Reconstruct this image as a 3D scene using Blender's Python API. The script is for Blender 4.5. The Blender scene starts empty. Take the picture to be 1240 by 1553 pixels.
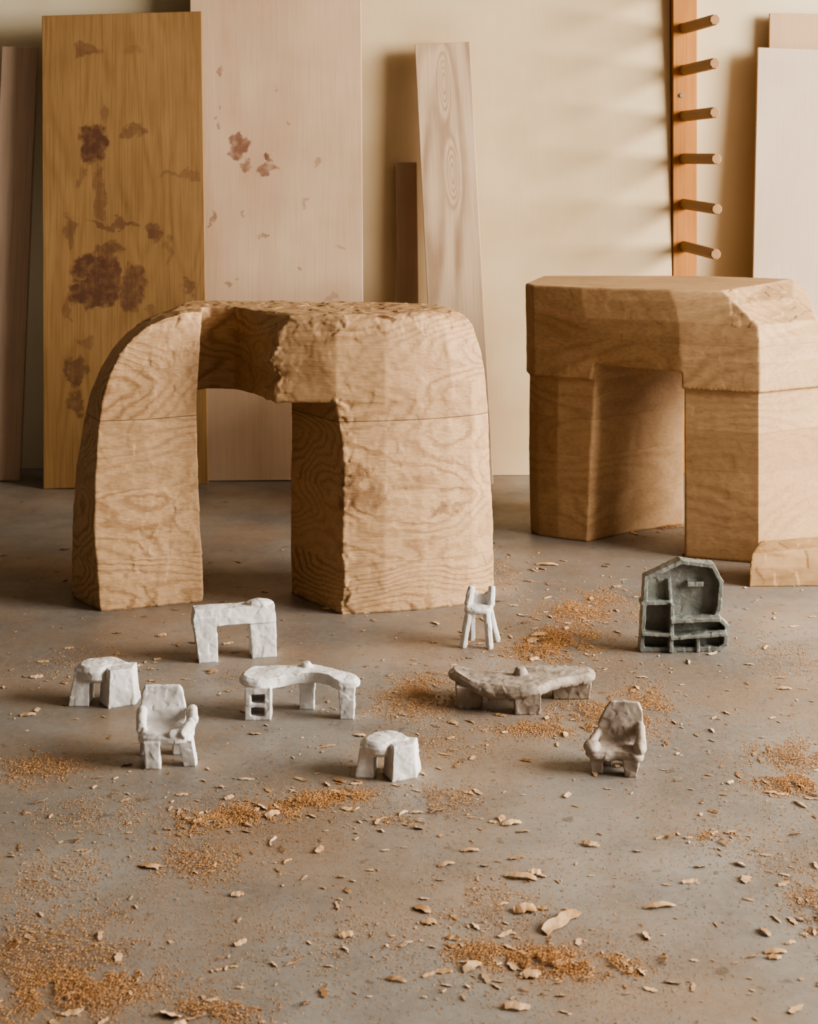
import bpy, bmesh, math, random
from mathutils import Vector, Matrix, noise
random.seed(7)
S = bpy.context.scene
COL = S.collection
try:
    S.view_settings.look = 'AgX - High Contrast'
except Exception:
    pass

# ------------------------------------------------------------------ materials
class NT:
    def __init__(s, name):
        s.m = bpy.data.materials.new(name); s.m.use_nodes = True
        s.t = s.m.node_tree; s.n = s.t.nodes
        s.b = s.n['Principled BSDF']
        s.tc = s.n.new('ShaderNodeTexCoord')
    def _in(s, sock, v):
        if hasattr(v, 'is_output'): s.t.links.new(v, sock)
        elif v is not None:
            sock.default_value = v
    def math(s, op, a, b=None, c=None, clamp=False):
        n = s.n.new('ShaderNodeMath'); n.operation = op; n.use_clamp = clamp
        s._in(n.inputs[0], a)
        if b is not None: s._in(n.inputs[1], b)
        if c is not None: s._in(n.inputs[2], c)
        return n.outputs[0]
    def vmath(s, op, a, b=None):
        n = s.n.new('ShaderNodeVectorMath'); n.operation = op
        s._in(n.inputs[0], a)
        if b is not None: s._in(n.inputs[1], b)
        return n.outputs['Value'] if op == 'LENGTH' else n.outputs[0]
    def mapping(s, v, scale=(1, 1, 1), loc=(0, 0, 0), rot=(0, 0, 0)):
        n = s.n.new('ShaderNodeMapping'); s._in(n.inputs['Vector'], v)
        n.inputs['Scale'].default_value = scale; n.inputs['Location'].default_value = loc
        n.inputs['Rotation'].default_value = rot
        return n.outputs[0]
    def noise(s, v, scale=5, detail=2, rough=.5, w=None, dist=0, color=False):
        n = s.n.new('ShaderNodeTexNoise')
        if w is not None:
            n.noise_dimensions = '4D'; s._in(n.inputs['W'], w)
        s._in(n.inputs['Vector'], v)
        n.inputs['Scale'].default_value = scale; n.inputs['Detail'].default_value = detail
        n.inputs['Roughness'].default_value = rough; n.inputs['Distortion'].default_value = dist
        return n.outputs['Color' if color else 'Fac']
    def ramp(s, f, a, b, va=0.0, vb=1.0):
        n = s.n.new('ShaderNodeMapRange'); s._in(n.inputs['Value'], f)
        n.inputs['From Min'].default_value = a; n.inputs['From Max'].default_value = b
        n.inputs['To Min'].default_value = va; n.inputs['To Max'].default_value = vb
        return n.outputs[0]
    def mix(s, f, a, b, mode='MIX'):
        n = s.n.new('ShaderNodeMix'); n.data_type = 'RGBA'; n.blend_type = mode
        s._in(n.inputs[0], f)
        for k, v in ((6, a), (7, b)):
            if isinstance(v, tuple): v = (*v, 1) if len(v) == 3 else v
            s._in(n.inputs[k], v)
        return n.outputs[2]
    def sep(s, v):
        n = s.n.new('ShaderNodeSeparateXYZ'); s._in(n.inputs[0], v); return n.outputs
    def bump(s, h, strength=.3, dist=.002, normal=None):
        n = s.n.new('ShaderNodeBump'); s._in(n.inputs['Height'], h)
        n.inputs['Strength'].default_value = strength; n.inputs['Distance'].default_value = dist
        if normal is not None: s._in(n.inputs['Normal'], normal)
        return n.outputs[0]
    def out(s, color, rough=.6, normal=None, spec=.3):
        if isinstance(color, tuple): color = (*color, 1)
        s._in(s.b.inputs['Base Color'], color)
        s._in(s.b.inputs['Roughness'], rough)
        s.b.inputs['Specular IOR Level'].default_value = spec
        if normal is not None: s._in(s.b.inputs['Normal'], normal)
        return s.m

def wood(name, light, mid, dark, axis='x', rings=45, nscale=1.2, squash=5.0, seams=(), lines=(),
         stains=(), stain_col=(.10, .035, .025), ring_amt=.55, fiber=.35, blotch=.25, rough=.6,
         bump=.25, bdist=.0015, seed=0.0, knots=(), band_var=.12, jag=0.0, power=1.8, wob=0.0):
    k = NT(name); co = k.tc.outputs['Object']
    if axis == 'x': m1 = (1, squash * .8, squash); m2 = (5, 160, 160)
    else: m1 = (squash, squash, .62); m2 = (170, 170, 4)
    x, y, z = k.sep(co)
    w = seed
    for i, sz in enumerate(seams):
        w = k.math('ADD', w, k.math('MULTIPLY', k.math('GREATER_THAN', z, sz), 1.37 + .4 * i))
    n1 = k.noise(k.mapping(co, m1), nscale, 1.6, .42, w=w)
    val = n1
    for (kx, kz, rx, rz, amp) in knots:
        d = k.vmath('LENGTH', k.vmath('MULTIPLY', k.vmath('SUBTRACT', co, (kx, 0, kz)), (1 / rx, 0, 1 / rz)))
        g = k.math('POWER', 2.718, k.math('MULTIPLY', k.math('MULTIPLY', d, d), -1.0))
        val = k.math('MULTIPLY_ADD', g, amp, val)
    if jag:
        jn = k.noise(k.mapping(co, (18, 60, 60) if axis == 'x' else (60, 60, 12)), 1, 2, .6, w=w)
        val = k.math('MULTIPLY_ADD', jn, jag, val)
    if wob:
        wn = k.noise(k.mapping(co, (9, 9, 9)), 1, 2, .5, w=w)
        val = k.math('MULTIPLY_ADD', wn, wob, val)
    s1 = k.math('SINE', k.math('MULTIPLY', val, float(rings)))
    s1 = k.ramp(s1, -1, 1); s1 = k.math('POWER', s1, power)
    vary = k.ramp(k.noise(co, 4.5, 2, .5, w=w), .35, .65, .3, 1.0)
    s1 = k.math('MULTIPLY', s1, vary)
    fb = k.noise(k.mapping(co, m2), 1.0, 3, .6, w=w)
    bl = k.noise(co, 3.2, 3, .55, w=w)
    c = k.mix(k.math('MULTIPLY', s1, ring_amt), light, mid)
    c = k.mix(k.ramp(fb, .45, .8, 0, fiber), c, dark)
    c = k.mix(k.ramp(bl, .38, .75, 0, blotch), c, dark)
    if seams:
        bv = k.math('FRACT', k.math('MULTIPLY', w, .731))
        c = k.mix(k.math('MULTIPLY', bv, band_var * 2), c, mid)
    h = k.math('ADD', k.math('MULTIPLY', s1, .6), fb)
    zz = k.math('MULTIPLY_ADD', k.noise(co, 2.5, 1), .012, k.math('SUBTRACT', z, .006))
    for sz, wd, st in lines:
        d = k.math('ABSOLUTE', k.math('SUBTRACT', zz, sz))
        f = k.ramp(d, wd * .4, wd, st, 0)
        f.node.clamp = True
        c = k.mix(f, c, (.03, .018, .01))
        h = k.math('SUBTRACT', h, k.math('MULTIPLY', f, 2.0))
    if stains:
        dn = k.noise(co, 14, 4, .6, color=True)
        dv = k.vmath('ADD', co, k.vmath('MULTIPLY', k.vmath('SUBTRACT', dn, (.5, .5, .5)), (.12, 0, .16)))
        acc = None
        for (sx, sz, rx, rz, st) in stains:
            d = k.vmath('LENGTH', k.vmath('MULTIPLY', k.vmath('SUBTRACT', dv, (sx, 0, sz)), (1 / rx, 0, 1 / rz)))
            f = k.ramp(d, .85, 1.12, st, 0)
            acc = f if acc is None else k.math('MAXIMUM', acc, f)
        acc = k.math('MULTIPLY', acc, k.ramp(k.noise(co, 30, 3, .6), .3, .55, .45, 1.0))
        c = k.mix(acc, c, stain_col)
    return k.out(c, rough, k.bump(h, bump, bdist), .25)

def clay(name, c1, c2, rough=.75, spec=.25, c3=None):
    k = NT(name); co = k.tc.outputs['Object']
    n = k.noise(co, 28, 3, .55)
    c = k.mix(k.ramp(n, .4, .72), c1, c2)
    if c3: c = k.mix(k.ramp(k.noise(co, 55, 3, .6), .56, .78), c, c3)
    h = k.noise(co, 160, 4, .6)
    h2 = k.noise(co, 45, 2, .5)
    return k.out(c, rough, k.bump(k.math('ADD', k.math('MULTIPLY', h2, 2.2), h), .2, .001), spec)

m_oak1 = wood('oak_carved', (.56, .375, .22), (.28, .155, .075), (.27, .155, .08), axis='x', rings=210, nscale=1.25, squash=3.2, seams=(.125, .30, .475, .60),
              lines=((.475, .0013, .55), (.125, .0012, .10)),
              ring_amt=.66, fiber=.46, blotch=.2, bump=.55, bdist=.003, jag=.03, wob=.04, power=2.2,
              stains=((.205, .27, .05, .03, .5), (.19, .33, .015, .05, .4), (.42, .25, .05, .012, .45), (.27, .45, .012, .05, .2), (.262, .728, .024, .014, .8)), stain_col=(.13, .06, .028))
m_oak2 = wood('oak_sawn', (.51, .345, .20), (.32, .195, .10), (.21, .12, .062), axis='x', rings=120, nscale=1.0, squash=3.6,
              seams=(.13, .25, .36, .476, .60), lines=((.36, .0012, .2), (.25, .0012, .15), (.60, .0012, .15)),
              ring_amt=.5, fiber=.5, blotch=.25, bump=.2, band_var=.25, seed=3.3, jag=.025, wob=.02)
m_block = wood('oak_offcut', (.55, .36, .20), (.36, .21, .10), (.27, .15, .07), rings=90, seed=8, jag=.02)
m_bd_brown = wood('veneer_brown', (.35, .215, .10), (.25, .14, .06), (.16, .085, .034), axis='z', rings=90, nscale=1.4, squash=4,
                  ring_amt=.5, fiber=.6, blotch=.35, stain_col=(.10, .042, .034), seed=1.1, jag=.02, stains=(
                  (-.122, 1.49, .045, .03, .45), (.036, 1.49, .035, .025, .2), (-.10, 1.17, .05, .075, .8), (.035, 1.20, .045, .03, .45),
                  (-.096, .74, .07, .05, .8), (-.10, .65, .085, .055, .8), (-.05, .70, .04, .09, .7), (.028, .67, .045, .08, .65), (-.08, 1.0, .02, .09, .4), (-.03, .89, .10, .014, .5),
                  (.11, .855, .03, .025, .6), (.22, .655, .02, .02, .5), (.2, 1.05, .07, .012, .3), (-.17, .40, .04, .045, .6),
                  (-.17, .29, .03, .05, .55), (-.185, .866, .02, .05, .4), (-.05, .80, .05, .03, .6), (-.19, .60, .012, .05, .35), (.16, .80, .012, .05, .3),
                  (-.13, .50, .03, .02, .3), (.09, .58, .015, .03, .3), (-.06, 1.28, .012, .03, .3), (-.14, 1.05, .012, .04, .35)))
m_bd_pink = wood('plywood_pale', (.61, .45, .315), (.51, .345, .225), (.41, .26, .16), axis='z', rings=40, nscale=1.0, squash=3,
                 ring_amt=.5, fiber=.35, blotch=.4, stain_col=(.17, .06, .04), seed=2.2, stains=(
                 (-.135, 1.15, .035, .035, .75), (-.03, 1.07, .035, .022, .65), (-.11, 1.08, .018, .018, .6), (-.26, 1.11, .018, .04, .6),
                 (-.02, 1.11, .01, .014, .8), (-.19, 1.42, .01, .022, .5), (-.22, .90, .012, .014, .5), (-.15, .68, .014, .016, .4),
                 (.10, .95, .008, .02, .3), (.22, .80, .012, .01, .3), (.0, 1.35, .012, .008, .3), (-.2, 1.25, .008, .016, .4), (.2, .62, .02, .012, .25),
                 (-.05, .85, .011, .014, .45), (.05, 1.22, .010, .014, .4), (-.12, .92, .012, .011, .45), (.14, 1.1, .010, .012, .4), (.08, .72, .012, .012, .4)))
m_bd_sheet = wood('plywood_cream', (.70, .56, .375), (.63, .47, .29), (.52, .36, .195), axis='z', rings=12, nscale=.8, squash=2,
                  ring_amt=.4, fiber=.16, blotch=.5, bump=.08, seed=4.1)
m_bd_narrow = wood('ash_board', (.60, .455, .32), (.32, .205, .125), (.30, .19, .115), axis='z', rings=75, nscale=.9, squash=3.4,
                   ring_amt=.8, fiber=.35, blotch=.15, seed=5.6, jag=.012,
                   knots=((.0, 1.38, .016, .085, .35), (.014, 1.06, .018, .09, .35)))
m_bd_grey = wood('weathered_board', (.62, .47, .36), (.50, .36, .27), (.36, .25, .18), axis='z', rings=30, fiber=.5, seed=6.6)
m_bd_dim = wood('brown_strip', (.50, .36, .26), (.42, .28, .19), (.32, .2, .13), axis='z', rings=20, fiber=.4, seed=7.6)
m_bd_right = wood('birch_sheet', (.56, .45, .345), (.49, .375, .275), (.40, .30, .215), axis='z', rings=26, nscale=.9, squash=2.2,
                  fiber=.25, blotch=.4, ring_amt=.4, seed=9.1)
m_bd_right2 = wood('beech_sheet', (.50, .35, .23), (.43, .29, .18), (.36, .23, .13), axis='z', rings=20, seed=9.9)
m_post = wood('pine_orange', (.50, .24, .085), (.36, .16, .05), (.25, .095, .032), axis='z', rings=50, squash=6, fiber=.5, seed=10.4)
m_peg = wood('peg_wood', (.38, .23, .125), (.29, .16, .08), (.2, .1, .05), axis='z', rings=20, fiber=.3, seed=11)
m_clay_w = clay('clay_white', (.70, .675, .645), (.60, .57, .54))
m_clay_b = clay('clay_beige', (.38, .32, .265), (.28, .23, .185), c3=(.20, .16, .128))
m_clay_p = clay('clay_pinkish', (.45, .38, .32), (.35, .285, .235), c3=(.25, .195, .16))
m_clay_g = clay('glaze_grey_green', (.245, .25, .222), (.175, .18, .158), rough=.5, spec=.45, c3=(.31, .31, .28))

k = NT('wall_paint'); co = k.tc.outputs['Object']
m_wall = k.out(k.mix(k.ramp(k.noise(co, 1.6, 3), .35, .7), (.66, .58, .43), (.58, .49, .34)), .85, k.bump(k.noise(co, 90, 3), .1, .002), .15)
k = NT('bounce_absorber_dark'); m_walld = k.out((.16, .14, .12), .9)  # dark tone for the unseen walls, set to absorb bounce and deepen shadows
k = NT('ceiling_paint'); m_ceil = k.out((.28, .25, .22), .9)
k = NT('steel'); k.b.inputs['Metallic'].default_value = 1; m_steel = k.out((.45, .43, .4), .4)

# concrete floor
k = NT('concrete_floor'); co = k.tc.outputs['Object']
big = k.noise(co, 1.1, 4, .6); med = k.noise(co, 5, 5, .62); fine = k.noise(co, 60, 4, .7)
c = k.mix(k.ramp(big, .35, .68), (.22, .198, .174), (.335, .317, .29))
c = k.mix(k.ramp(med, .4, .72, 0, .65), c, (.145, .125, .106))
c = k.mix(k.ramp(fine, .45, .8, 0, .35), c, (.39, .36, .325))
dustreg = k.ramp(k.noise(co, 2.6, 3, .6), .42, .64)
dustf = k.ramp(k.noise(co, 260, 3, .65), .50, .62)
c = k.mix(k.math('MULTIPLY', k.math('MULTIPLY', dustreg, dustf), .6), c, (.46, .26, .12))
c = k.mix(k.math('MULTIPLY', dustreg, .2), c, (.33, .21, .12))
spots = k.ramp(k.noise(co, 24, 2, .5), .67, .73, 0, .5)
c = k.mix(spots, c, (.10, .07, .05))
m_floor = k.out(c, k.ramp(med, .3, .7, .34, .52), k.bump(k.math('ADD', fine, k.math('MULTIPLY', med, 2.0)), .12, .003), .4)

k = NT('sawdust_grain'); co = k.tc.outputs['Object']
c = k.mix(k.ramp(k.noise(co, 420, 1), .35, .65), (.64, .39, .20), (.41, .21, .09))
m_dust = k.out(c, .85, None, .1)
k = NT('wood_shaving'); co = k.tc.outputs['Object']
c = k.mix(k.ramp(k.noise(co, 22, 2, .6), .35, .68), (.70, .50, .32), (.38, .22, .11))
c = k.mix(k.ramp(k.noise(k.mapping(co, (200, 30, 30)), 1, 2), .5, .8, 0, .4), c, (.3, .14, .06))
m_shav = k.out(c, .75, None, .15)

# ------------------------------------------------------------------ mesh helpers
def finish(name, bm, mat, loc=(0, 0, 0), rot=(0, 0, 0), smooth=False, parent=None):
    me = bpy.data.meshes.new(name); bm.to_mesh(me); bm.free()
    me.materials.append(mat)
    if smooth:
        for p in me.polygons: p.use_smooth = True
    o = bpy.data.objects.new(name, me); COL.objects.link(o)
    o.location = loc; o.rotation_euler = rot
    if parent: o.parent = parent
    return o

def loft(bm, rings):
    vs = [[bm.verts.new(p) for p in r] for r in rings]
    n = len(rings[0]); fs = []
    for a, b in zip(vs, vs[1:]):
        for i in range(n):
            j = (i + 1) % n
            fs.append(bm.faces.new((a[i], a[j], b[j], b[i])))
    fs.append(bm.faces.new(list(reversed(vs[0])))); fs.append(bm.faces.new(vs[-1]))
    bmesh.ops.recalc_face_normals(bm, faces=fs)

def plan(bm, levels):
    """levels: [(z, [(x,y)...])]"""
    loft(bm, [[(x, y, z) for x, y in pts] for z, pts in levels])

def hexa(bm, x0, x1, y0, y1, z0, z1, top=None):
    t = top or (x0, x1, y0, y1)
    plan(bm, [(z0, [(x0, y0), (x1, y0), (x1, y1), (x0, y1)]), (z1, [(t[0], t[2]), (t[1], t[2]), (t[1], t[3]), (t[0], t[3])])])

def ball(bm, c, r):
    M = Matrix.Translation(c) @ Matrix.Diagonal((r[0], r[1], r[2], 1))
    bmesh.ops.create_icosphere(bm, subdivisions=3, radius=1, matrix=M)

def limb(bm, p0, p1, r0, r1, n=10, ex=1.0):
    p0 = Vector(p0); p1 = Vector(p1); d = (p1 - p0).normalized()
    u = d.orthogonal().normalized(); v = d.cross(u)
    rings = []
    for t, sc in ((0, .8), (.08, 1), (.5, 1), (.92, 1), (1, .8)):
        r = (r0 + (r1 - r0) * t) * sc; c = p0.lerp(p1, t)
        rings.append([tuple(c + u * r * math.cos(a) + v * r * math.sin(a)) for a in [2 * math.pi * i / n for i in range(n)]])
    loft(bm, rings)

def cr(pts, sub=5):
    out = []; n = len(pts)
    for i in range(n):
        p0, p1, p2, p3 = [Vector(pts[(i + j - 1) % n]) for j in range(4)]
        for s in range(sub):
            t = s / sub
            q = .5 * ((2 * p1) + (p2 - p0) * t + (2 * p0 - 5 * p1 + 4 * p2 - p3) * t * t + (3 * p1 - p0 - 3 * p2 + p3) * t ** 3)
            out.append((q.x, q.y))
    return out

def slab(bm, pts, z0, z1, b=.005, wav=None):
    P = cr(pts); cx = sum(p[0] for p in P) / len(P); cy = sum(p[1] for p in P) / len(P)
    R = max(math.hypot(p[0] - cx, p[1] - cy) for p in P)
    def ring(z, ins):
        f = 1 - ins / R
        return [(cx + (x - cx) * f, cy + (y - cy) * f, z + (wav(x, y) if wav else 0)) for x, y in P]
    loft(bm, [ring(z0, b * 1.6), ring(z0 + b, 0), ring(z1 - b, 0), ring(z1, b * 1.6)])

def facet(me, size, off, tilt, weight=None, squash=(1, 1, 1)):
    """tool-mark facets: every voronoi cell is pushed to its own slightly tilted plane"""
    sq = Vector(squash)
    out = []
    for v in me.vertices:
        p = Vector((v.co.x * sq.x, v.co.y * sq.y, v.co.z * sq.z)) / size
        d, pts = noise.voronoi(p)
        c = pts[0]
        r = noise.cell_vector(c * 7.31 + Vector((3.3, 1.7, 5.1)))
        h = (r.x + r.y + r.z) % 1.0 - .5
        dv = (p - c) * size
        t = dv.x * (r.x - .5) + dv.y * (r.y - .5) + dv.z * (r.z - .5)
        w = weight(v.co) if weight else 1.0
        out.append(v.co + v.normal * (h * off + t * 2 * tilt) * w)
    for v, q in zip(me.vertices, out): v.co = q

def voxel(name, bm, mat, loc, rotz=0, vs=.0015, sm=3, disp=(), origin=None, fac=None, post=0):
    me = bpy.data.meshes.new(name + '_src'); bm.to_mesh(me); bm.free()
    if origin: me.transform(Matrix.Translation([-c for c in origin]))
    o = bpy.data.objects.new(name, me); COL.objects.link(o)
    o.location = loc; o.rotation_euler = (0, 0, rotz)
    r = o.modifiers.new('r', 'REMESH'); r.mode = 'VOXEL'; r.voxel_size = vs; r.adaptivity = 0
    if sm:
        s = o.modifiers.new('s', 'SMOOTH'); s.factor = .5; s.iterations = sm
    for i, (typ, size, st) in enumerate(disp):
        tx = bpy.data.textures.new(name + '_tex%d' % i, typ); tx.noise_scale = size
        if typ == 'CLOUDS': tx.noise_depth = 2
        d = o.modifiers.new('d%d' % i, 'DISPLACE'); d.texture = tx; d.strength = st; d.mid_level = .5
        d.texture_coords = 'LOCAL'
    dg = bpy.context.evaluated_depsgraph_get()
    new = bpy.data.meshes.new_from_object(o.evaluated_get(dg))
    o.modifiers.clear(); o.data = new; new.name = name
    if fac:
        for f in fac: facet(new, *f)
    if post:
        s = o.modifiers.new('s', 'SMOOTH'); s.factor = .5; s.iterations = post
        dg = bpy.context.evaluated_depsgraph_get()
        new = bpy.data.meshes.new_from_object(o.evaluated_get(dg))
        o.modifiers.clear(); o.data = new; new.name = name
    for v in new.vertices:
        if v.co.z < .0025: v.co.z = 0
    new.materials.clear(); new.materials.append(mat)
    for p in new.polygons: p.use_smooth = True
    return o

# ------------------------------------------------------------------ room (open to daylight on the right)
bm = bmesh.new(); hexa(bm, -2.8, 7, -1.6, 5.8, -.1, 0); finish('floor', bm, m_floor)
bm = bmesh.new(); hexa(bm, -2.8, 7, 5.68, 5.8, 0, 3.2); finish('wall_back', bm, m_wall)
bm = bmesh.new(); hexa(bm, -2.9, -2.8, -1.6, 5.8, 0, 3.2); finish('light_block_wall_left', bm, m_walld)  # unseen wall, added to block ambient light from the left
bm = bmesh.new(); hexa(bm, -2.8, 3.2, -1.7, -1.6, 0, 3.2); finish('light_block_wall_front', bm, m_walld)  # unseen wall behind the camera, added to cut frontal fill light
bm = bmesh.new(); hexa(bm, -2.9, 7, -1.7, 5.8, 3.2, 3.3); finish('light_block_ceiling', bm, m_ceil)  # unseen ceiling, added to keep ambient light out from above

def board(name, w, t, h, loc, lean, roll, mat, bow=0.0):
    """origin at the bottom centre of the front face; leans back against the wall"""
    bm = bmesh.new(); N = 8
    loft(bm, [[(-w / 2, b, z), (w / 2, b, z), (w / 2, t + b, z), (-w / 2, t + b, z)]
              for z, b in [(h * i / N, bow * 4 * (i / N) * (1 - i / N)) for i in range(N + 1)]])
    es = [e for e in bm.edges if e.calc_face_angle(0) > 1]
    bmesh.ops.bevel(bm, geom=es, offset=.0015, segments=1, affect='EDGES')
    a = math.atan(lean / h)
    loc = (loc[0], loc[1], loc[2] + 0.0005 + abs(math.sin(roll)) * w / 2 )
    return finish(name, bm, mat, loc, (-a, roll, 0))

board('leaning_board_weathered', .125, .02, 1.51, (-1.405, 5.46, 0), .12, .022, m_bd_grey)
b2 = board('leaning_board_stained', .555, .022, 1.62, (-.955, 5.335, 0), .175, -.028, m_bd_brown)
board('leaning_plywood_panel', .60, .012, 1.9, (-.455, 5.46, 0), .11, -.008, m_bd_pink)
board('leaning_plywood_sheet', 1.14, .012, 1.95, (.357, 5.555, 0), .075, .0, m_bd_sheet)
board('leaning_board_ash', .192, .022, 1.52, (.19, 5.37, 0), .15, -.049, m_bd_narrow)
board('leaning_wood_strip', .075, .018, 1.10, (.003, 5.50, 0), .06, -.012, m_bd_dim)
board('leaning_birch_sheet', .52, .014, 1.49, (1.44, 5.50, 0), .09, .035, m_bd_right)
board('leaning_beech_sheet', .50, .014, 1.62, (1.50, 5.58, 0), .05, .02, m_bd_right2)

# peg rack (post + dowels)
rack = bpy.data.objects.new('peg_rack', None); COL.objects.link(rack); rack.location = (.972, 5.58, 0)
bm = bmesh.new(); hexa(bm, -.043, .043, 0, .098, 0, 2.3)
bmesh.ops.bevel(bm, geom=bm.edges[:], offset=.003, segments=2, affect='EDGES')
finish('post', bm, m_post, parent=rack)
for i, z in enumerate((.803, .952, 1.112, 1.262, 1.424, 1.572, 1.72, 1.87)):
    bm = bmesh.new()
    p0 = Vector((0, .01, 0)); 
    jit = random.uniform(-.006, .006)
    p1 = Vector((.034 + jit, -.40, random.uniform(-.003, .012)))
    d = (p1 - p0); L = d.length
    rings = []
    for t, r in ((0, .0195), (L - .004, .0185), (L, .0155)):
        rings.append([(r * math.cos(a), r * math.sin(a), t) for a in [2 * math.pi * j / 8 + .3 for j in range(8)]])
    loft(bm, rings)
    o = finish('peg_%d' % (i + 1), bm, m_peg, parent=rack)
    o.location = (0, .01, z); o.rotation_euler = d.to_track_quat('Z', 'Y').to_euler()
bm = bmesh.new(); bmesh.ops.create_cone(bm, cap_ends=True, segments=16, radius1=.009, radius2=.007, depth=.006)
finish('screw', bm, m_steel, (-.012, -.002, 1.335), (math.pi / 2, 0, 0), parent=rack)

# ------------------------------------------------------------------ big carved table (left)
bm = bmesh.new()
LL = [(-.004, (-.765, 3.935), (-.861, 4.06), (-.83, 4.26), (-.60, 4.32), (-.528, 4.023)),
      (.015, (-.770, 3.935), (-.866, 4.06), (-.83, 4.26), (-.60, 4.32), (-.523, 4.023)),
      (.21, (-.783, 3.93), (-.862, 4.06), (-.83, 4.26), (-.60, 4.32), (-.53, 4.02)),
      (.34, (-.780, 3.93), (-.852, 4.06), (-.82, 4.26), (-.60, 4.32), (-.534, 4.015)),
      (.456, (-.773, 3.93), (-.832, 4.06), (-.80, 4.26), (-.60, 4.32), (-.537, 4.01)),
      (.53, (-.762, 3.93), (-.815, 4.06), (-.79, 4.26), (-.60, 4.32), (-.537, 4.01)),
      (.587, (-.745, 3.93), (-.792, 4.06), (-.77, 4.26), (-.60, 4.30), (-.533, 4.01)),
      (.64, (-.720, 3.932), (-.760, 4.06), (-.74, 4.25), (-.60, 4.30), (-.53, 4.01)),
      (.68, (-.688, 3.938), (-.72, 4.06), (-.70, 4.24), (-.60, 4.29), (-.53, 4.01)),
      (.71, (-.650, 3.945), (-.68, 4.06), (-.66, 4.23), (-.58, 4.28), (-.528, 4.015)),
      (.727, (-.612, 3.955), (-.635, 4.06), (-.62, 4.22), (-.57, 4.26), (-.526, 4.02)),
      (.736, (-.575, 3.98), (-.60, 4.06), (-.59, 4.2), (-.56, 4.24), (-.526, 4.04))]
plan(bm, [(z, [B, ((B[0] + C[0]) / 2, (B[1] + C[1]) / 2 - .006), C, BR, BL, A]) for z, B, A, BL, BR, C in LL])
RL = [(-.004, .214, -.165), (.012, .219, -.168), (.09, .217, -.160), (.184, .215, -.164), (.352, .205, -.160), (.44, .203, -.168), (.50, .200, -.178), (.56, .196, -.185)]
plan(bm, [(z, [(D, 3.91), (-.06, 3.926), (.03, 3.950), (.10, 3.976), (.16, 4.005), (E, 4.045), (E - .02, 4.24), (-.25, 4.28), (-.305, 4.10)]) for z, E, D in RL])
BM = [(.522, -.345, .199, 0), (.55, -.355, .197, 0), (.585, -.332, .192, .002), (.62, -.358, .185, .002), (.655, -.338, .176, .004), (.69, -.345, .165, .007),
      (.715, -.322, .150, .011), (.730, -.315, .125, .018), (.738, -.305, .09, .035)]
plan(bm, [(z, [(-.60, 4.06), (-.545, 4.12), (-.515, 4.13), (-.455, 4.125), (-.405, 4.06), (Q - .014, 3.965 + b), (Q + .016, 3.922 + b), (-.18, 3.908 + b), (-.06, 3.922 + b), (.03, 3.948 + b),
               ((E + .02) / 2, 3.978 + b), (E - .03, 4.02 + b), (E, 4.045 + b), (E - .02, 4.21), (-.2, 4.27), (-.60, 4.28)]) for z, Q, E, b in BM])
def rag(co):
    X = co.x - .32; Y = co.y + 4.1
    d1 = math.hypot(X + .168, Y - 3.91) if co.z < .53 else 9
    d2 = math.hypot(X + .335, Y - 3.94) if co.z > .5 else 9
    d3 = max(0, .03 - co.z) * 12
    patch = max(0, noise.noise(Vector((co.x * 4, co.y * 4, co.z * 4)))) * .9
    return .24 + patch + 1.4 * math.exp(-(d1 / .024) ** 2) + 1.7 * math.exp(-(d2 / .03) ** 2) + d3 + (.5 if co.z > .69 else 0)
table = voxel('carved_wood_table', bm, m_oak1, (-.32, 4.1, 0), 0, .004, 2,
              (('CLOUDS', .18, .007), ('CLOUDS', .02, .0009)), origin=(-.32, 4.1, 0),
              fac=[(.045, .0030, .06, rag, (1, 1, 1.1)), (.016, .0012, .05, rag, (1, 1, 1))])

# ------------------------------------------------------------------ big sawn table (right)
bm = bmesh.new()
La = [(.365, 4.745), (.385, 4.70), (.44, 4.665), (.520, 4.625), (.66, 4.735), (.839, 4.84), (.84, 4.98), (.42, 4.98)]
Lb = [(.362, 4.74), (.382, 4.695), (.44, 4.65), (.545, 4.60), (.68, 4.71), (.845, 4.83), (.84, 4.98), (.42, 4.98)]
plan(bm, [(0, La), (.25, [((a[0] + b[0]) / 2 - .004, (a[1] + b[1]) / 2) for a, b in zip(La, Lb)]), (.55, Lb)])
Ra = [(.774, 4.454), (.968, 4.384), (1.163, 4.50), (1.18, 4.60), (.88, 4.58)]
Rb = [(.772, 4.452), (.968, 4.384), (1.168, 4.50), (1.18, 4.60), (.88, 4.58)]
plan(bm, [(0, Ra), (.55, Rb)])
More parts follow.
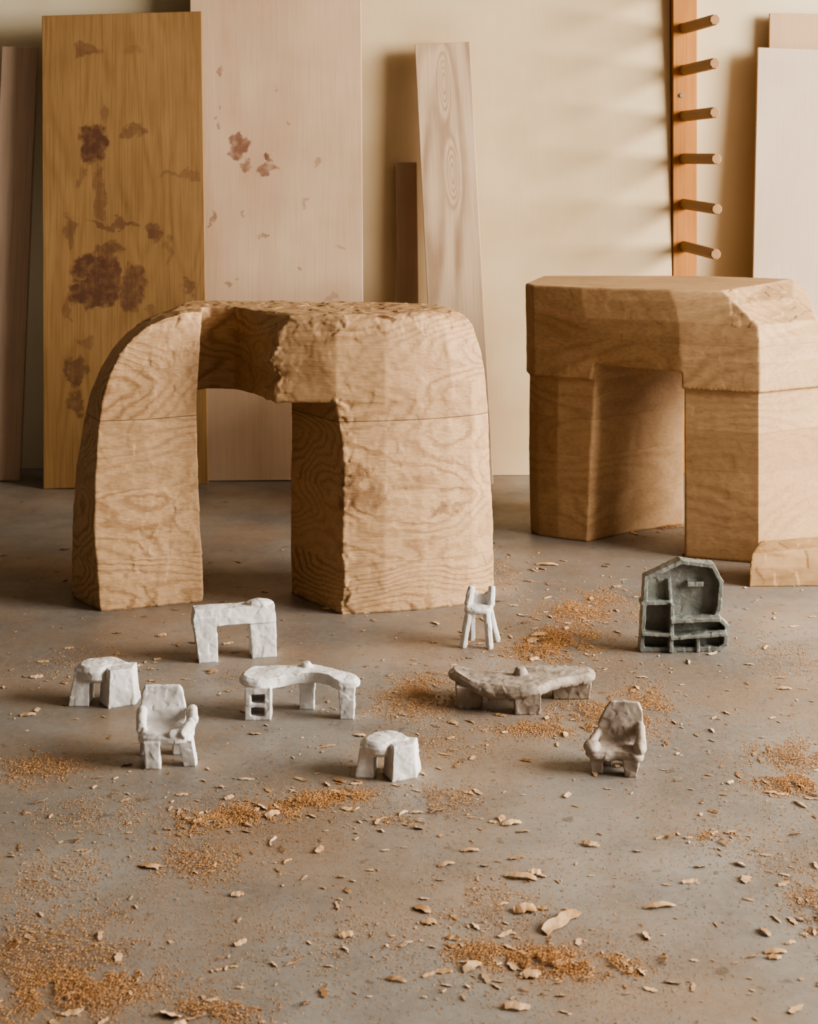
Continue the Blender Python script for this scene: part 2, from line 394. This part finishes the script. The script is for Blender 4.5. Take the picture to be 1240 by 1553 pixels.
# lips of the top block resting on the legs
plan(bm, [(.478, [(.352, 4.75), (.37, 4.685), (.44, 4.64), (.525, 4.60), (.66, 4.70), (.66, 4.95), (.40, 4.98)]),
          (.56, [(.352, 4.75), (.37, 4.685), (.44, 4.64), (.545, 4.58), (.66, 4.68), (.66, 4.95), (.40, 4.98)])])
plan(bm, [(.476, [(.764, 4.443), (.968, 4.370), (1.18, 4.49), (1.20, 4.63), (.88, 4.61)]),
          (.56, [(.764, 4.443), (.968, 4.370), (1.18, 4.49), (1.20, 4.63), (.88, 4.61)])])
TB = [(.523, [(.352, 4.75), (.37, 4.685), (.52, 4.60), (.76, 4.445), (.968, 4.370), (1.18, 4.49), (1.25, 4.85), (.9, 4.98), (.40, 4.98)]),
      (.62, [(.350, 4.74), (.366, 4.67), (.51, 4.59), (.76, 4.447), (.968, 4.375), (1.18, 4.50), (1.25, 4.85), (.9, 4.98), (.40, 4.98)]),
      (.660, [(.348, 4.725), (.364, 4.655), (.51, 4.58), (.76, 4.455), (.966, 4.380), (1.165, 4.53), (1.24, 4.85), (.9, 4.98), (.40, 4.98)]),
      (.715, [(.346, 4.715), (.362, 4.645), (.50, 4.575), (.75, 4.475), (.915, 4.425), (1.12, 4.62), (1.22, 4.86), (.9, 4.98), (.41, 4.98)]),
      (.746, [(.345, 4.705), (.36, 4.64), (.50, 4.57), (.74, 4.485), (.885, 4.455), (1.06, 4.68), (1.18, 4.86), (.9, 4.97), (.42, 4.97)]),
      (.750, [(.350, 4.705), (.366, 4.645), (.50, 4.575), (.74, 4.49), (.880, 4.465), (1.055, 4.685), (1.17, 4.855), (.9, 4.965), (.425, 4.965)])]
plan(bm, TB)
def cham(co):
    X = co.x + .78; Y = co.y + 4.68
    return .12 + (.9 if (co.z > .655 and X > .9 and Y < 4.72 and co.z < .7485) else 0)
voxel('carved_wood_table', bm, m_oak2, (.78, 4.68, 0), 0, .004, 1, (('CLOUDS', .25, .003), ('CLOUDS', .03, .0006)), origin=(.78, 4.68, 0),
      fac=[(.04, .003, .05, cham, (1, 1, 1))])

# loose offcut
bm = bmesh.new()
plan(bm, [(0, [(.893, 4.155), (1.25, 4.165), (1.27, 4.27), (.93, 4.28)]), (.05, [(.893, 4.15), (1.25, 4.16), (1.27, 4.27), (.93, 4.28)]),
          (.085, [(.90, 4.16), (1.24, 4.17), (1.27, 4.27), (.95, 4.28)])])
for v in bm.verts:
    if v.co.z > .08: v.co.z += (v.co.x - .9) * .09
voxel('wood_offcut', bm, m_block, (1.08, 4.2, 0), 0, .003, 1, (('CLOUDS', .08, .003), ('CLOUDS', .015, .0005)), origin=(1.08, 4.2, 0),
      fac=[(.05, .001, .02, None, (1, 1, 1))])

# ------------------------------------------------------------------ clay maquettes
CD = (('CLOUDS', .036, .0050), ('CLOUDS', .013, .0006))
CF = [(.02, .0001, .06, None, (1, 1, 1))]
PS = 6
def cdisp(k): return tuple((a, b, c * k) for a, b, c in CD)

bm = bmesh.new()
hexa(bm, -.084, -.040, -.024, .02, 0, .10, top=(-.098, -.046, -.024, .022))
hexa(bm, .036, .092, -.022, .022, 0, .10, top=(.028, .090, -.022, .024))
hexa(bm, -.098, .090, -.024, .024, .080, .118, top=(-.094, .088, -.02, .022))
ball(bm, (.055, .0, .118), (.032, .022, .011)); ball(bm, (-.055, .0, .116), (.04, .02, .006))
voxel('clay_arch_table_model', bm, m_clay_w, (-.394, 3.585, 0), .25, .0014, 1, cdisp(1), fac=CF, post=PS)

def mini_arch(name, w, h, dep, loc, rz, mat, seedoff=0):
    bm = bmesh.new()
    hexa(bm, -.50 * w, -.20 * w, -.34 * dep, .30 * dep, 0, .85 * h, top=(-.42 * w, -.2 * w, -.26 * dep, .28 * dep))
    plan(bm, [(0, [(.10 * w, -.46 * dep), (.46 * w, -.22 * dep), (.50 * w, .25 * dep), (.06 * w, .25 * dep), (-.10*w, -.02 * dep)]),
              (.95 * h, [(.12 * w, -.40 * dep), (.42 * w, -.2 * dep), (.44 * w, .2 * dep), (.08 * w, .25 * dep), (-.04*w, .0)])])
    slab(bm, [(-.44 * w, -.12 * dep), (-.24 * w, -.36 * dep), (-.02 * w, -.36 * dep), (.06 * w, -.10 * dep), (.22 * w, -.02 * dep), (.40 * w, .1 * dep), (.1 * w, .5 * dep), (-.32 * w, .42 * dep)], .58 * h, h, .009)
    ball(bm, (-.14 * w, 0, .9 * h), (.26 * w, .35 * dep, .14 * h))
    return voxel(name, bm, mat, loc, rz, .0013, 1, cdisp(.9), fac=CF, post=PS)
mini_arch('clay_arch_table_model', .142, .080, .095, (-.633, 3.30, 0), .0, m_clay_w)
mini_arch('clay_arch_table_model', .118, .064, .095, (-.038, 2.925, 0), -.1, m_clay_w)

# armchair model (white)
bm = bmesh.new()
slab(bm, [(-.046, -.03), (0, -.042), (.046, -.034), (.048, .03), (0, .042), (-.046, .036)], .040, .062, .006)
loft(bm, [[(-.046, .022, .045), (.034, .022, .045), (.034, .042, .045), (-.046, .042, .045)],
          [(-.052, .030, .085), (.034, .030, .085), (.034, .047, .085), (-.052, .047, .085)],
          [(-.050, .040, .112), (.028, .040, .112), (.028, .054, .112), (-.050, .054, .112)],
          [(-.044, .045, .125), (.020, .045, .125), (.020, .054, .125), (-.044, .054, .125)]])
limb(bm, (.046, .04, .084), (.050, -.012, .076), .010, .011); limb(bm, (.050, -.012, .076), (.030, -.040, .058), .011, .011)
limb(bm, (-.050, .036, .085), (-.044, -.02, .064), .009, .010)
limb(bm, (.008, -.036, .060), (.045, -.03, .064), .008, .010)
hexa(bm, -.034, -.006, -.044, -.022, 0, .05, top=(-.038, -.008, -.044, -.016))
hexa(bm, .036, .060, -.036, -.014, 0, .05, top=(.024, .052, -.038, -.01))
hexa(bm, -.052, -.034, .022, .044, 0, .05, top=(-.05, -.028, .018, .042))
hexa(bm, .010, .034, .024, .046, 0, .05, top=(.008, .034, .018, .044))
voxel('clay_armchair_model', bm, m_clay_w, (-.458, 2.985, 0), .05, .0013, 1, cdisp(1), fac=CF, post=PS)

# armchair model (beige, low)
bm = bmesh.new()
slab(bm, [(-.056, -.01), (-.04, -.036), (0, -.030), (.044, -.036), (.05, .0), (.04, .04), (-.02, .04)], .024, .044, .007)
loft(bm, [[(-.034, .018, .03), (.046, .018, .03), (.046, .040, .03), (-.034, .040, .03)],
          [(-.036, .024, .07), (.050, .024, .07), (.050, .044, .07), (-.036, .044, .07)],
          [(-.022, .034, .098), (.048, .034, .098), (.048, .050, .098), (-.022, .050, .098)],
          [(-.012, .040, .112), (.040, .040, .112), (.040, .05, .112), (-.012, .05, .112)]])
ball(bm, (-.045, -.012, .046), (.016, .024, .010)); ball(bm, (.044, -.012, .048), (.012, .024, .012))
limb(bm, (-.034, .03, .06), (-.046, -.01, .046), .008, .009); limb(bm, (.044, .03, .075), (.045, -.02, .05), .009, .010)
hexa(bm, -.046, -.026, -.026, -.006, 0, .03, top=(-.048, -.022, -.03, 0))
hexa(bm, .016, .038, -.034, -.012, 0, .03, top=(.012, .042, -.036, -.004))
hexa(bm, -.03, -.008, .014, .036, 0, .03); hexa(bm, .02, .042, .014, .036, 0, .03)
voxel('clay_armchair_model', bm, m_clay_p, (.385, 2.94, 0), -.15, .0013, 1, cdisp(1), fac=CF, post=PS)

# desk model
bm = bmesh.new()
slab(bm, [(-.120, -.005), (-.115, -.040), (-.075, -.046), (-.03, -.018), (.02, -.008), (.06, -.022), (.082, -.045), (.118, -.040), (.120, -.005), (.075, .022), (.02, .046), (-.05, .048), (-.10, .035)],
     .062, .083, .006, wav=lambda x, y: .003 * math.sin(x * 40))
limb(bm, (.014, .028, .08), (.010, .026, .094), .014, .008)
for z0, z1 in ((0, .009), (.026, .034), (.052, .066)): hexa(bm, -.108, -.056, -.046, -.004, z0, z1)
hexa(bm, -.108, -.096, -.046, -.004, 0, .066); hexa(bm, -.068, -.055, -.046, -.004, 0, .066); hexa(bm, -.104, -.06, -.016, -.002, 0, .066)
hexa(bm, .084, .112, -.040, -.016, 0, .066, top=(.080, .114, -.044, -.012))
hexa(bm, -.002, .028, .016, .040, 0, .066, top=(-.004, .030, .014, .042))
voxel('clay_desk_model', bm, m_clay_w, (-.223, 3.235, 0), .0, .0014, 1, cdisp(.75), fac=CF, post=3)

# coffee table model
bm = bmesh.new()
slab(bm, [(-.148, .075), (-.145, .02), (-.10, -.035), (-.03, -.062), (.03, -.055), (.07, -.015), (.12, .015), (.150, .03), (.150, .085), (.08, .088), (0, .078), (-.05, .062), (-.10, .072)],
     .036, .058, .007, wav=lambda x, y: .004 * math.sin(x * 34 + 1) + .004 * math.cos(y * 50))
limb(bm, (-.004, .022, .055), (-.004, .022, .072), .018, .010)
hexa(bm, -.134, -.086, -.018, .018, 0, .045, top=(-.14, -.082, -.024, .022))
hexa(bm, -.020, .032, -.054, -.022, 0, .045, top=(-.022, .034, -.056, -.018))
hexa(bm, .066, .142, .036, .066, 0, .045, top=(.06, .146, .03, .07))
voxel('clay_coffee_table_model', bm, m_clay_b, (.236, 3.275, 0), 0, .0014, 1, cdisp(1.0), fac=CF, post=PS)

# side chair model with splayed legs
bm = bmesh.new()
slab(bm, [(-.034, .0), (-.026, -.026), (.02, -.026), (.032, 0), (.024, .026), (-.024, .026)], .076, .090, .004)
for sx, sy, fx, fy in ((-.022, -.018, -.036, -.026), (.018, -.018, .026, -.028), (-.018, .018, -.020, .03), (.022, .016, .040, .028)):
    limb(bm, (fx, fy, 0), (sx, sy, .082), .0092, .0090, 8)
limb(bm, (-.027, .014, .086), (-.019, .026, .128), .0100, .0085, 8); limb(bm, (.026, .014, .086), (.028, .026, .130), .0100, .0080, 8)
hexa(bm, -.024, .028, .018, .030, .086, .110, top=(-.02, .028, .022, .034))
limb(bm, (-.018, .026, .114), (-.004, .026, .109), .0075, .006, 8); limb(bm, (.026, .026, .114), (.012, .026, .108), .0065, .006, 8)
voxel('clay_side_chair_model', bm, m_clay_w, (.163, 3.675, 0), -.1, .0013, 1, cdisp(.6), fac=CF, post=2)

# bookcase model
bm = bmesh.new()
P = [(-.102, 0), (.083, 0), (.098, .012), (.102, .055), (.076, .080), (.083, .102), (.088, .162), (.068, .200), (-.008, .210), (-.091, .172)]
loft(bm, [[(x, .022, z) for x, z in P], [(x, .036, z) for x, z in P]])
def ridge(a, b, r=.005, y0=-.012, y1=.03):
    a = Vector(a); b = Vector(b); d = (b - a).normalized() * 1.0; n = Vector((-d.y, d.x)) * r
    e = d * r * .6
    q = [a - e + n, b + e + n, b + e - n, a - e - n]
    loft(bm, [[(p.x, y0, p.y) for p in q], [(p.x, y1, p.y) for p in q]])
for i in range(len(P)):
    a, b = P[i], P[(i + 1) % len(P)]
    f = .96
    ridge((a[0] * f, .006 + a[1] * .95), (b[0] * f, .006 + b[1] * .95), .0052, 0.0)
ridge((-.033, .005), (-.030, .110), .005); ridge((-.030, .110), (-.034, .160), .004, .008)
ridge((-.098, .045), (-.033, .042), .0045); ridge((-.098, .112), (-.033, .112), .0045, 0)
ridge((-.033, .076), (.076, .080), .005, -.022); ridge((-.033, .036), (.092, .045), .0045, -.018)
ridge((.03, .0), (.03, .04), .004, -.005)
hexa(bm, .008, .046, .008, .026, .146, .158)
voxel('clay_bookcase_model', bm, m_clay_g, (.630, 3.62, 0), .02, .0014, 1, cdisp(.6), fac=CF, post=3)

# ------------------------------------------------------------------ sawdust and shavings
verts, faces = [], []
def grain(x, y, z, s):
    i = len(verts)
    a = random.random() * 6.28; ca, sa = math.cos(a), math.sin(a)
    L = s * random.uniform(.7, 1.9); W = s * random.uniform(.4, .9); H = s * random.uniform(.25, .7)
    for px, py, pz in ((-L, -W, 0), (L, -W * .6, H * .2), (L * .1, W, 0), (0, 0, H)):
        verts.append((x + ca * px - sa * py, y + sa * px + ca * py, max(z + pz, .0003)))
    faces.extend(((i, i + 2, i + 1), (i, i + 1, i + 3), (i + 1, i + 2, i + 3), (i + 2, i, i + 3)))
CL = [(-.684, 2.94, .07, .05, .006, 1300), (-.36, 2.71, .045, .035, .006, 1100), (-.27, 2.745, .055, .03, .007, 1500), (-.18, 2.79, .05, .03, .007, 1500), (-.11, 2.82, .04, .02, .006, 800),
      (-.023, 2.716, .04, .015, .002, 150), (.187, 2.245, .055, .03, .012, 1900), (.10, 2.27, .04, .025, .006, 700), (.27, 2.235, .05, .022, .007, 800),
      (.356, 3.712, .08, .07, .012, 3600), (.30, 3.63, .07, .06, .010, 2800), (.411, 3.93, .07, .07, .008, 2400), (.50, 4.05, .07, .08, .004, 1500),
      (.0, 3.28, .07, .08, .006, 1900), (.03, 3.40, .06, .06, .005, 1300), (.40, 3.22, .10, .07, .009, 3400), (.26, 3.14, .09, .03, .004, 1400), (.50, 3.30, .05, .08, .005, 1300),
      (.73, 3.00, .07, .06, .005, 1700), (.70, 2.87, .06, .035, .008, 1700), (.519, 2.651, .03, .015, .007, 400),
      (-.528, 2.26, .12, .11, .006, 3600), (-.45, 2.17, .09, .05, .008, 2600), (-.26, 2.12, .06, .025, .006, 800), (-.56, 2.5, .06, .08, .003, 1000),
      (.62, 2.38, .03, .06, .008, 1000), (-.341, 2.56, .06, .05, .005, 1000), (.07, 2.81, .05, .04, .005, 550), (.79, 4.80, .05, .03, .01, 800),
      (.12, 2.42, .08, .07, .003, 800), (.62, 3.85, .07, .12, .003, 1200), (.25, 4.28, .05, .12, .003, 800), (-.3, 3.45, .2, .06, .002, 500),
      (-.75, 3.55, .1, .1, .002, 700), (.85, 3.6, .08, .15, .003, 1200), (.6, 2.55, .06, .1, .002, 500), (.05, 3.05, .1, .05, .002, 600), (-.1, 2.3, .15, .08, .002, 700), (-.55, 2.75, .1, .06, .002, 700)]
for cx, cy, sx, sy, h, n in CL:
    for _ in range(int(n * 2.6)):
        u, v = random.gauss(0, 1), random.gauss(0, 1)
        px, py = cx + u * sx * .8, cy + v * sy * .95
        if noise.noise(Vector((px * 22, py * 15, 3.1))) + .6 * noise.noise(Vector((px * 70, py * 50, 1))) < -.12 + .14 * (u * u + v * v) - .25: continue
        e = math.exp(-(u * u + v * v))
        grain(px, py, h * e * random.random() * .9, random.uniform(.0006, .0018))
    for _ in range(int(n * 1.5)):
        grain(cx + random.gauss(0, 1) * sx * 1.9, cy + random.gauss(0, 1) * sy * 2.3, 0, random.uniform(.0005, .0014))
for _ in range(120000):
    y = random.uniform(1.9, 4.9); x = random.uniform(-.36, .36) * y
    if noise.noise(Vector((x * 2.2, y * 1.7, 9))) + .5 * noise.noise(Vector((x * 9, y * 7, 2))) + random.uniform(-.5, .4) < 0: continue
    if y > 4.1 and random.random() < .7: continue
    grain(x, y, 0, random.uniform(.0005, .0014))
me = bpy.data.meshes.new('sawdust'); me.from_pydata(verts, [], faces); me.materials.append(m_dust)
COL.objects.link(bpy.data.objects.new('sawdust', me))

verts, faces = [], []
def shaving(x, y, L, W, ang, curl=.3, lift=0.0, tilt=0.0):
    i = len(verts); N = 6; ca, sa = math.cos(ang), math.sin(ang); T = max(.0006, W * .08)
    ph = random.random() * 6; e0 = random.uniform(.2, .9); e1 = random.uniform(.2, .9)
    for layer in (0, 1):
        for j in range(N + 1):
            t = j / N - .5
            wv = W * (1 - (2 * abs(t)) ** 2.5 * (e0 if t < 0 else e1)) * .5
            z = curl * L * (.25 - t * t) if curl > 0 else -curl * L * t * t
            for sgn in (-1, 1):
                px = t * L * (1 + .06 * sgn * math.sin(ph)); py = sgn * wv * (1 + .3 * math.sin(j * 2.1 + sgn + ph))
                verts.append((x + ca * px - sa * py, y + sa * px + ca * py, .0006 + lift + z + layer * T + tilt * (sgn * .5 + .5) * W))
    M = 2 * (N + 1)
    for j in range(N):
        a = i + 2 * j
        faces.append((a, a + 2, a + 3, a + 1)); faces.append((a + M, a + M + 1, a + M + 3, a + M + 2))
        faces.append((a, a + M, a + M + 2, a + 2)); faces.append((a + 1, a + 3, a + M + 3, a + M + 1))
    faces.append((i, i + 1, i + M + 1, i + M)); e = i + 2 * N
    faces.append((e, e + M, e + M + 1, e + 1))
for s in [(.226, 2.359, .085, .020, .85, .12), (.177, 2.504, .05, .014, -.2, .3), (.175, 2.396, .035, .018, .3, .3), (.088, 2.231, .035, .016, .9, .3),
          (.170, 2.21, .03, .02, .2, .2), (.381, 2.408, .05, .012, .2, .3), (.531, 2.497, .025, .014, 1.2, .3), (-.418, 2.542, .035, .014, -.2, .3),
          (.526, 2.273, .032, .01, .1, .2), (.524, 2.33, .025, .01, 1.9, .4), (.175, 2.703, .035, .014, .4, .3), (.16, 2.72, .025, .01, 1.2, .3), (-.018, 2.197, .03, .008, -.3, .2),
          (.142, 2.125, .04, .012, -.1, .2), (-.092, 2.32, .022, .012, .5, .2), (-.436, 3.489, .03, .01, 0, .2), (.382, 4.37, .06, .014, -.1, .2), (.80, 3.375, .03, .01, 0, .2),
          (-.265, 2.446, .02, .012, .4, .2), (.2, 2.52, .02, .012, .1, .2), (.06, 2.55, .03, .01, .5, .3), (.1, 2.60, .03, .009, .1, .3), (.3, 2.62, .03, .012, -.4, .3),
          (.02, 2.40, .03, .014, -.6, .3), (.03, 2.36, .022, .014, .2, .3), (-.16, 3.05, .04, .006, .5, .1), (.31, 3.74, .04, .018, .2, .3), (.29, 3.70, .035, .02, 1, .3)]:
    shaving(*s, tilt=random.uniform(0, .3))
for _ in range(2100):
    if random.random() < .6:
        cx, cy, sx, sy, h, n = random.choice(CL); x = random.gauss(cx, sx * 1.7); y = random.gauss(cy, sy * 1.9)
    else:
        y = random.uniform(1.95, 4.6); x = random.uniform(-.33, .33) * y
    L = random.choice((.004, .004, .005, .006, .006, .007, .008, .009, .011, .014, .018, .024)) * random.uniform(.8, 1.3)
    shaving(x, y, L, L * random.uniform(.18, .45), random.random() * 6.28, random.uniform(-.2, .3), 0, random.uniform(0, .35))
me = bpy.data.meshes.new('wood_shavings'); me.from_pydata(verts, [], faces); me.materials.append(m_shav)
COL.objects.link(bpy.data.objects.new('wood_shavings', me))

# ------------------------------------------------------------------ light
def area(name, loc, target, sx, sy, e, col):
    l = bpy.data.lights.new(name, 'AREA'); l.shape = 'RECTANGLE'; l.size = sx; l.size_y = sy; l.energy = e; l.color = col
    o = bpy.data.objects.new(name, l); COL.objects.link(o); o.location = loc
    o.rotation_euler = (Vector(target) - Vector(loc)).to_track_quat('-Z', 'Y').to_euler()
area('window_light', (5.1, 2.5, 2.0), (0, 3.9, .5), 3.0, 2.4, 700, (1, .965, .91))
w = bpy.data.worlds.new('World'); S.world = w; w.use_nodes = True
w.node_tree.nodes['Background'].inputs[0].default_value = (1, .95, .89, 1)
w.node_tree.nodes['Background'].inputs[1].default_value = .5

# ------------------------------------------------------------------ camera
cam = bpy.data.cameras.new('camera'); co_ = bpy.data.objects.new('camera', cam); COL.objects.link(co_)
co_.location = (0, 0, 1.16); co_.rotation_euler = (math.pi / 2, 0, 0)
cam.sensor_width = 36; cam.sensor_fit = 'AUTO'; cam.lens = 2400 / 1553 * 36
cam.shift_y = -556.5 / 1553
cam.dof.use_dof = True; cam.dof.focus_distance = 3.5; cam.dof.aperture_fstop = 9
S.camera = co_
